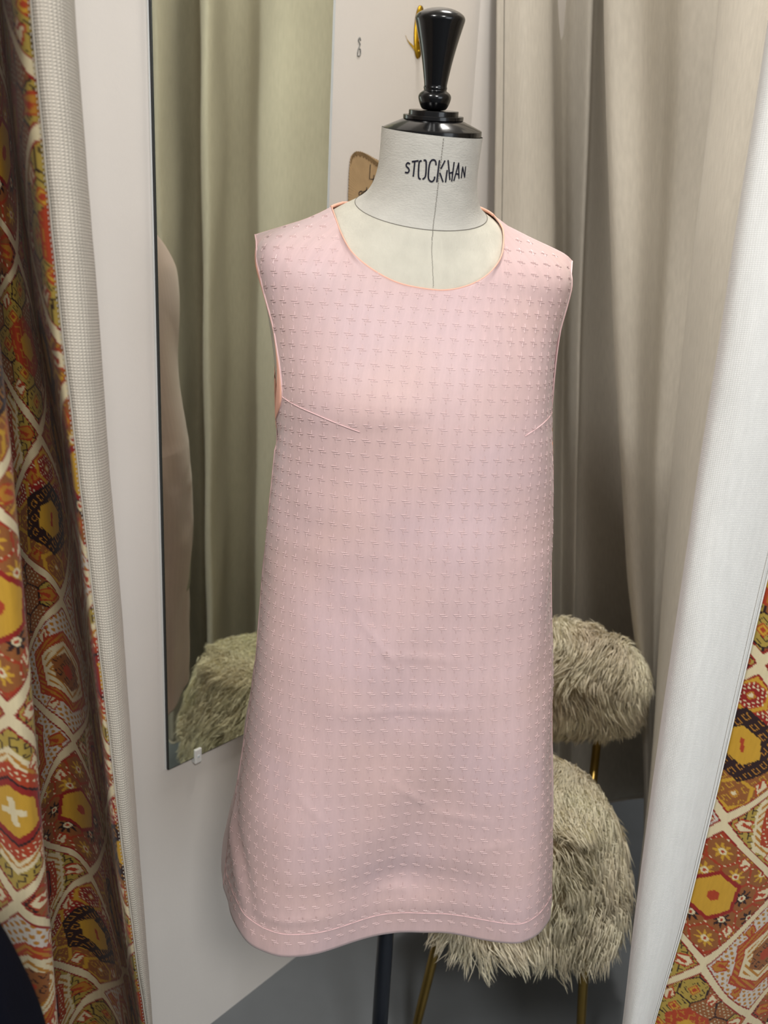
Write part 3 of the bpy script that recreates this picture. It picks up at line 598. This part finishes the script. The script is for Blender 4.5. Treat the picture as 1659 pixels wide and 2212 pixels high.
    put(t & (hr < .020), BRN); put(t & (hr < .020) & star & md_, DRK); put(t & (hr < .020) & star & ~md_, MUS); put(t & (np.hypot(hx_, hy_) < .0055), CRM); put(t & (np.hypot(hx_, hy_) < .0028), RUS)
    put(t & (r < .036), RED); put(t & (r < .030), MUS); put(t & (r < .008), RUS)
    # type 3: pale ground, mustard dots, red hexagon frame
    t = typ == 3; put(t, GRY); put(t & (r > .058) & (r < .088) & dots(.0095, .10), OCH); put(t & (r < .056), RUS); put(t & (r < .053) & (r > .043) & (teeth(.010) < .5), OCH); put(t & (r < .041), CRM); put(t & (r < .036) & (teeth(.012) < .4), OCH); put(t & (r < .026), BRN); put(t & (r < .024) & comb2, DRK); put(t & (r < .010), RUS)
    # type 4: dark ground with yellow and brown hexagon tiles
    t = typ == 4; put(t, DRK); c_ = fr_(hi*.333+hj*.5)
    put(t & (hr < .0208) & (c_ < .4), OLV); put(t & (hr < .0208) & (c_ >= .4), BRN); put(t & (hr < .0185) & (hr > .009) & comb2 & (c_ < .4), DRK); put(t & (hr < .019) & dots(.0065, .05) & (c_ >= .4), CRM*.8)
    dm = np.abs(hx_)+np.abs(hy_); put(t & (dm < .0105) & (c_ < .4), RUS); put(t & (dm < .0078) & (c_ < .4), MUS); put(t & (dm < .0045) & (c_ < .4), RUS)
    put(t & (r < .034), RUS); put(t & (r < .031) & comb, OCH); put(t & (r < .016), MUS)
    # corner hooks and the cream trellis with red outlines
    hk_ = (e < .024) & (e > .0085) & (np.abs(fr_((ang+30)/60)-.5) < .13)
    put(hk_, np.where(hash2(I, J, 5)[hk_][:, None] < .5, CRM, OCH)); put(hk_ & (np.abs(fr_((ang+30)/60)-.5) > .098), RUS); put(hk_ & ((e < .0100) | (e > .0222)), RUS)
    put(hk_ & (e > .014) & (e < .024) & (np.abs(fr_((ang+30)/60)-.5-(e-.019)*9) < .035), RUS)
    put((e < .0062) & (e > .0044), RED); put(e <= .0044, CRM)
    return out*.70

# ------------------------------------------------------------------ curtains
def sheet(cols, zs, ns):
    """cols: list of world polylines (n,3) from top to bottom; resample at heights zs, then spline across -> P[len(zs), ns, 3]"""
    C3 = np.zeros((len(zs), len(cols), 2))
    for k, c in enumerate(cols):
        c = np.asarray(c); z = c[::-1, 2]
        for a in (0, 1):
            f = c[::-1, a]; val = np.interp(zs, z, f)
            sl = (f[-1]-f[-2])/(z[-1]-z[-2]); val = np.where(zs > z[-1], f[-1]+sl*.5*(zs-z[-1]), val)
            sl = (f[1]-f[0])/(z[1]-z[0]); val = np.where(zs < z[0], f[0]+sl*.4*(zs-z[0]), val)
            C3[:, k, a] = val
    # smooth along height
    for _ in range(3): C3[1:-1] = .25*C3[:-2]+.5*C3[1:-1]+.25*C3[2:]
    P = np.zeros((len(zs), ns, 3))
    # arc-length even sampling from the middle row
    mid = catmull(C3[len(zs)//2], 2000); L = np.concatenate([[0], np.cumsum(np.linalg.norm(np.diff(mid, axis=0), axis=1))])
    tpar = np.interp(np.linspace(0, L[-1], ns), L, np.linspace(0, len(cols)-1, 2000))
    k = len(cols); i = np.minimum(tpar.astype(int), k-2); f = (tpar-i)[None, :, None]
    g = lambda j: C3[:, np.clip(j, 0, k-1)]
    p0, p1, p2, p3 = g(i-1), g(i), g(i+1), g(i+2)
    P[..., :2] = .5*((2*p1)+(-p0+p2)*f+(2*p0-5*p1+4*p2-p3)*f**2+(-p0+3*p1-3*p2+p3)*f**3)
    P[..., 2] = np.asarray(zs)[:, None]; return P, np.linspace(0, L[-1], ns)
YS = np.array([0, 350, 700, 1000, 1300, 1500, 1800, 2100, 2212.])
xe = np.interp(YS, [0, 400, 700, 1000, 1300, 1700, 2050, 2212], [160, 190, 215, 235, 262, 290, 318, 330])
xb = np.interp(YS, [0, 350, 700, 1000, 1300, 1500, 1800, 2100, 2212], [68, 100, 135, 170, 205, 228, 262, 300, 318])
xv = np.interp(YS, [0, 350, 700, 900, 1050, 1250, 1400, 1600, 1800, 2050, 2212], [5, 40, 85, 120, 150, 168, 186, 212, 232, 268, 290])
xl = np.interp(YS, [0, 700, 950, 1200, 1500, 1700, 1900, 2100, 2212], [-75, -5, 22, 45, 70, 85, 100, 117, 125])
def colpx(xs, Y): return [at(x, y, (Y if np.isscalar(Y) else Y[i])) for i, (x, y) in enumerate(zip(xs, YS))]
lc = empty('patterned_curtain', (-.30, .66, 0), 'rust and mustard kilim print curtain with beige woven binding at left of the mirror', 'curtain', 'booth curtains')
zf = np.concatenate([np.linspace(2.45, 1.62, 250), np.linspace(1.617, .30, 900), np.linspace(.297, .04, 80)])
colsP = [colpx(xl-420, .64), colpx(xl-260, .66), colpx(xl-150, .60), colpx(xl-60, .578), colpx(xl-12, .586), colpx(xl, .612), colpx(xl-20, .69), colpx(xl-16, .79), colpx(xl*.6+xv*.4, .85), colpx(xl*.15+xv*.85, .815), colpx(xv+2, .700), colpx(xv*.55+xb*.45, .652), colpx(xb+1, .648)]
P, u = sheet(colsP, zf, 520)
rk = at(30, 1750, .58); row = int(np.argmin(abs(zf-rk[2]))); u_ridge = u[int(np.argmin(np.hypot(P[row, :, 0]-rk[0], P[row, :, 1]-rk[1])))]
UV = np.stack([np.broadcast_to(u, P.shape[:2]), P[..., 2]], -1)
o = grid_obj('print_fabric', P, 'print', lc, uv=UV, col=paint(UV[..., 0]-u_ridge, UV[..., 1]-.903, {(0, 0): 1, (0, 2): 2, (0, -2): 3, (0, 4): 0, (1, -1): 2, (1, 1): 1, (1, -3): 4, (1, 3): 0, (2, 0): 0, (2, 2): 4, (2, -2): 3, (2, -4): 1, (1, 5): 4, (0, 6): 1, (-1, 1): 0, (-1, -1): 4}), flip=False)
zc = np.concatenate([np.linspace(2.45, 1.62, 8), np.linspace(1.60, .49, 90), np.linspace(.47, .04, 8)])
bind = [colpx(xb-1, .6462), colpx(xb*.7+xe*.3, .644), colpx(xb*.3+xe*.7, .652), colpx(xe-3, .668), colpx(xe, .685), colpx(xe-8, .72), colpx(xe-24, .80), colpx(xe-60, .86), colpx(xe-220, .88)]
P2, u2 = sheet(bind, zc, 90)
w_ = (np.sin(P2[..., 2]*90+2*np.sin(P2[..., 2]*31))*.0006)*np.exp(-((u2-.02)/.03)**2)[None]; P2[..., 1] += w_
o = grid_obj('binding', P2, 'lining_l', lc, uv=np.stack([np.broadcast_to(u2, P2.shape[:2]), P2[..., 2]], -1)); s = o.modifiers.new('s', 'SOLIDIFY'); s.thickness = .0012; s.offset = 1
# raised selvedge of the binding
tube_obj('selvedge', P2[:, 0]+np.array([0, -.0008, 0]), .0009, 'lining_l', lc, 6)
V, Q = [], []
for z in np.arange(.5, 1.6, .0042):                        # small stitches beside the selvedge
    x = np.interp(z, zc[::-1], P2[::-1, 0, 0]); y = np.interp(z, zc[::-1], P2[::-1, 0, 1]); o_ = len(V); x -= .0022; y -= .0004
    V += [(x-.0004, y, z), (x+.0004, y, z), (x+.0004, y, z+.0022), (x-.0004, y, z+.0022)]; Q.append((o_, o_+1, o_+2, o_+3))
link('stitching', raw_mesh('stitching', V, Q), 'lining_l', lc, False)

# right-hand curtain: cream lining inside, same cloth painted as lit at the leading edge, print outside
rc = empty('lined_curtain', (.42, 1.2, 0), 'long curtain at right with cream lining inside and kilim print outside', 'curtain', 'booth curtains')
YR = np.array([0, 250, 500, 750, 1000, 1250, 1500, 1700, 2000, 2212.])
def cpr(xs, Yd): return [at(x, y, Yd) for x, y in zip(xs, YR)]
ip = lambda a, b: np.interp(YR, a, b)
rear = ip([0, 450, 2212], [1072, 1069, 1010]); r1 = ip([0, 550, 1300, 2212], [1194, 1200, 1195, 1180]); r2 = ip([0, 400, 700, 1300, 2212], [1274, 1262, 1250, 1240, 1230])
c3 = ip([0, 300, 700, 1000, 1250, 1500, 1700, 2212], [1304, 1311, 1324, 1340, 1355, 1384, 1392, 1385]); c4 = ip([0, 400, 800, 1100, 1400, 1700, 2212], [1432, 1425, 1405, 1397, 1408, 1408, 1398])
c5 = ip([0, 250, 500, 750, 1000, 1250, 1500, 1700, 2212], [1552, 1530, 1500, 1475, 1450, 1432, 1416, 1402, 1350]); xw = ip([0, 100, 238, 437, 636, 775, 949, 1114, 1261, 1400, 1554, 1685, 1815, 1946, 2076, 2146, 2212], [1668, 1651, 1632, 1596, 1572, 1548, 1520, 1494, 1472, 1454, 1428, 1411, 1394, 1376, 1359, 1352, 1345])
xr_ = ip([0, 1272, 1437, 1546, 1650, 1815, 1933, 2011, 2163, 2212], [1960, 1650, 1611, 1585, 1559, 1528, 1494, 1472, 1428, 1411])
lin_cols = [cpr(rear, 1.60), cpr(rear+25, 1.585), cpr((rear+r1)/2, 1.565), cpr(r1-18, 1.575), cpr(r1+1, 1.60), cpr(r1-2, 1.67), cpr(r1+14, 1.735), cpr((r1+r2)/2, 1.73), cpr(r2, 1.68), cpr(r2+14, 1.70), cpr(c3+4, 1.76), cpr(c3+24, 1.68), cpr(c3+6, 1.57), cpr(c3, 1.50), cpr(c3*.85+c4*.15, 1.462), cpr(c3*.4+c4*.6, 1.455), cpr(c4, 1.49), cpr(c4*.6+c5*.4, 1.52), cpr(c5+4, 1.50), cpr(c5+12, 1.455), cpr(c5+1, 1.39), cpr(c5*.8+xw*.2, 1.335), cpr(c5*.35+xw*.65, 1.265), cpr(xw+50, 1.22), cpr(xw+200, 1.18), cpr(xw+230, 1.13), cpr(xw+55, 1.105), cpr(xw+85, 1.08), cpr(xw+300, 1.065), cpr(xw+320, 1.03), cpr(xw+92, .998), cpr(xw+140, .97), cpr(xw+320, .945), cpr(xw+300, .89), cpr(xw+90, .82), cpr(xw+25, .78), cpr(xw+1, .755)]
zr = np.concatenate([np.linspace(2.45, 2.0, 6), np.linspace(1.97, .14, 130)])
P3, u3 = sheet(lin_cols, zr, 700)
P3[..., 1] += .0015*np.sin(P3[..., 2]*13+u3[None]*20)
o = grid_obj('lining', P3, 'lining', rc, uv=np.stack([np.broadcast_to(u3, P3.shape[:2]), P3[..., 2]], -1)); s = o.modifiers.new('s', 'SOLIDIFY'); s.thickness = .002; s.offset = 1
# stitched hem of the far edge
hemx = np.searchsorted(u3, .016); tube_obj('side_hem', P3[:, hemx]+np.array([0, -.0012, 0]), .0006, 'seam', rc, 6)
tube_obj('lower_hem', P3[-1], .003, 'lining', rc, 8)
zb = np.concatenate([np.linspace(2.45, 1.7, 6), np.linspace(1.66, .45, 110), np.linspace(.43, .30, 5)])
bcols = [cpr(xw+1.5, .757), cpr(xw, .742), cpr(xw*.9+xr_*.1, .728), cpr(xw*.65+xr_*.35, .720), cpr(xw*.35+xr_*.65, .724), cpr(xw*.1+xr_*.9, .735), cpr(xr_, .742)]
P4, u4 = sheet(bcols, zb, 80)
P4[..., 1] += .0022*np.sin(P4[..., 2]*11+u4[None]*40+2*np.sin(P4[..., 2]*5))*np.sin(PI*u4/u4[-1])[None]
o = grid_obj('binding', P4, 'lining_lit', rc, uv=np.stack([np.broadcast_to(u4, P4.shape[:2]), P4[..., 2]], -1)); s = o.modifiers.new('s', 'SOLIDIFY'); s.thickness = .0012; s.offset = 1
tag(o, 'woven lining wrapped over the leading edge, coloured white as if lit')
for off in (0, -5): tube_obj('binding_hem', P4[:, -1+off]+np.array([0, -.0012, 0]), .0010 if off == 0 else .0006, 'lining_lit', rc, 6)
zp = np.concatenate([np.linspace(2.45, 1.32, 320), np.linspace(1.318, .47, 620), np.linspace(.467, .30, 50)])
pcols = [cpr(xr_-6, .7455), cpr(xr_+30, .741), cpr(xr_+90, .738), cpr(xr_+170, .75), cpr(xr_+250, .775), cpr(xr_+330, .765), cpr(xr_+430, .73), cpr(xr_+520, .76), cpr(xr_+620, .82)]
P5, u5 = sheet(pcols, zp, 300)
UV5 = np.stack([np.broadcast_to(u5, P5.shape[:2]), P5[..., 2]], -1)
# keep the weft level: fabric coordinates follow the lateral position
uvp = UV5.copy(); uvp[..., 0] = P5[..., 0]
o = grid_obj('print_fabric', P5, 'print', rc, uv=UV5, col=paint(uvp[..., 0]-.402, uvp[..., 1]-.912, {(0, 0): 0, (0, -2): 2, (1, -1): 1, (1, -3): 3, (0, -4): 4, (1, 1): 4, (0, 2): 4, (-1, -1): 3, (-1, -3): 1, (2, -2): 0, (2, 0): 2}))

# ------------------------------------------------------------------ chair with sheepskins
ch = empty('sheepskin_chair', (.30, 1.25, 0), 'gold-legged chair covered in cream sheepskin behind the pink dress', 'chair')
def leg(a, b, m, r0=.011, r1=.008):
    o = tube_obj('leg', [np.array(a)+(np.array(b)-np.array(a))*t for t in np.linspace(0, 1, 6)], np.linspace(r0, r1, 6), m, ch, 14); return o
leg((.4075, 1.185, .42), (.4200, 1.116, .004), 'gold'); leg((.175, 1.19, .42), (.1030, 1.119, .004), 'gold')
lg = leg((.43, 1.36, .42), (.485, 1.335, .012), 'blackmetal'); tube_obj('foot', [(.4849, 1.335, .022), (.4853, 1.3349, .012), (.4857, 1.3347, .001)], .0095, 'plastic', lg, 12)
lg = leg((.20, 1.38, .42), (.165, 1.385, .012), 'blackmetal'); tube_obj('foot', [(.1653, 1.385, .022), (.165, 1.385, .012), (.1647, 1.385, .001)], .0095, 'plastic', lg, 12)
th = np.linspace(0, 2*PI, 48, endpoint=False)
tube_obj('seat_ring', [(.298+.165*math.cos(t), 1.255+.155*math.sin(t), .415) for t in th], .009, 'gold', ch, 10, True)
for x in (.27, .46): tube_obj('back_post', catmull([(x, 1.38, .415), (x+.02, 1.45, .47), (x+.025, 1.475, .56)], 12), .009, 'gold', ch, 10)
def blob(name, fn, nu, nv, parent):
    """closed surface of fn(a,b) -> point; a around, b from pole to pole"""
    A = np.linspace(0, 2*PI, nu, endpoint=False); B = np.linspace(-PI/2, PI/2, nv)
    return grid_obj(name, np.array([[fn(a, b) for a in A] for b in B]), 'cushion', parent, closed=True)
def pw_(v, e): return math.copysign(abs(v)**e, v)
def seat_fn(a, b):
    c, s = pw_(math.cos(a), .85), pw_(math.sin(a), .85); k = pw_(math.cos(b), .55)
    x = .288+.188*c*k; y = 1.235+.185*s*k
    drop = max(0, (math.hypot(c*k, s*k)-.72))*.30*(1+.6*max(0, -s))
    return np.array([x, y, .450+.045*pw_(math.sin(b), .8)-drop])
def back_fn(a, b):
    c, s = pw_(math.cos(a), .8), pw_(math.sin(a), .8); k = pw_(math.cos(b), .6)
    lx = .192*pw_(math.sin(b), .8); yy = .052*c*k; zz = .108*s*k*(1-.10*(lx/.2)**2)
    x = .352+lx*.97+yy*.22; y = 1.475-lx*.08+yy-1.1*lx*lx; return np.array([x, y, .622+zz])
def fur(name, fn, count, length, parent, grav, comb, seedv):
    r_ = np.random.default_rng(seedv); V, Q = [], []
    nt = count//9; eps = 1e-3
    for _ in range(nt):
        a = r_.uniform(0, 2*PI); b = (math.acos(math.sqrt(r_.uniform(0, 1))**(1/.55))*(1 if r_.uniform() < .72 else -1)) if name == 'seat_fleece' else r_.uniform(-1.45, 1.45)
        p = fn(a, b); n = np.cross(fn(a+eps, b)-p, fn(a, b+eps)-p); ln = np.linalg.norm(n)
        if ln < 1e-12: continue
        n /= ln; ctr = fn(0, 0)*.5+fn(PI, 0)*.5
        if n@(p-ctr) < 0: n = -n
        nz = noise.noise_vector(Vector(p*11)); flow = np.array(nz)*1.0+np.array(comb); flow -= n*(flow@n)
        tipd = n*.55+flow*.9+np.array([0, 0, -grav]); tipd /= np.linalg.norm(tipd)
        L0 = length*r_.uniform(.6, 1.05); tip = p+tipd*L0+np.array([0, 0, -grav*.35*L0])
        for k in range(9):
            j = r_.normal(0, .0065, 3); q = p+j-n*(j@n)*.9; t = tip+r_.normal(0, .0035, 3)+j*.35
            m1 = q+n*L0*.42+(t-q)*.25; m2 = q+(t-q)*.66+n*L0*.20
            sd = np.cross(t-q, r_.normal(0, 1, 3)); sd /= np.linalg.norm(sd)+1e-9; w = r_.uniform(.0007, .0013); o_ = len(V)
            V += [q-sd*w, q+sd*w, m1-sd*w*.95, m1+sd*w*.95, m2-sd*w*.7, m2+sd*w*.7, t-sd*.0001, t+sd*.0001]
            Q += [(o_, o_+1, o_+3, o_+2), (o_+2, o_+3, o_+5, o_+4), (o_+4, o_+5, o_+7, o_+6)]
    o = link(name, raw_mesh(name, V, Q), 'fur', parent, True); o['kind'] = 'stuff'; return o
st = blob('seat_cushion', seat_fn, 48, 24, ch); fur('seat_fleece', seat_fn, 44000, .038, st, .45, (.0, -.35, -.25), 3)
bk = blob('backrest', back_fn, 40, 28, ch); fur('backrest_fleece', back_fn, 29000, .036, bk, .50, (.0, -.1, -.4), 4)

# ------------------------------------------------------------------ navy cloth in the near left corner
pr = np.array([(.001, .985), (.05, .980), (.092, .955), (.118, .915), (.138, .855), (.150, .78), (.156, .60), (.160, .40), (.163, .20), (.165, .03), (.165, .004)])
pc = catmull(pr, 60); th = np.linspace(0, 2*PI, 120, endpoint=False)
fold = lambda z: np.clip((.95-z)/.8, 0, 1)
Gn = np.zeros((60, 120, 3))
for i, (r_, z) in enumerate(pc):
    rr = r_*(1+fold(z)*.10*np.cos(th*9+1.5*np.sin(th*2)+.6*math.sin(z*3))); Gn[i] = np.stack([-.372+rr*np.cos(th), .40+rr*np.sin(th)*.85, np.full(120, z)], -1)
o = grid_obj('navy_cloth', Gn, 'navy', None, closed=True); tag(o, 'dark navy cloth draped over a stand in front of the patterned curtain', 'cloth')
s = o.modifiers.new('s', 'SOLIDIFY'); s.thickness = .002
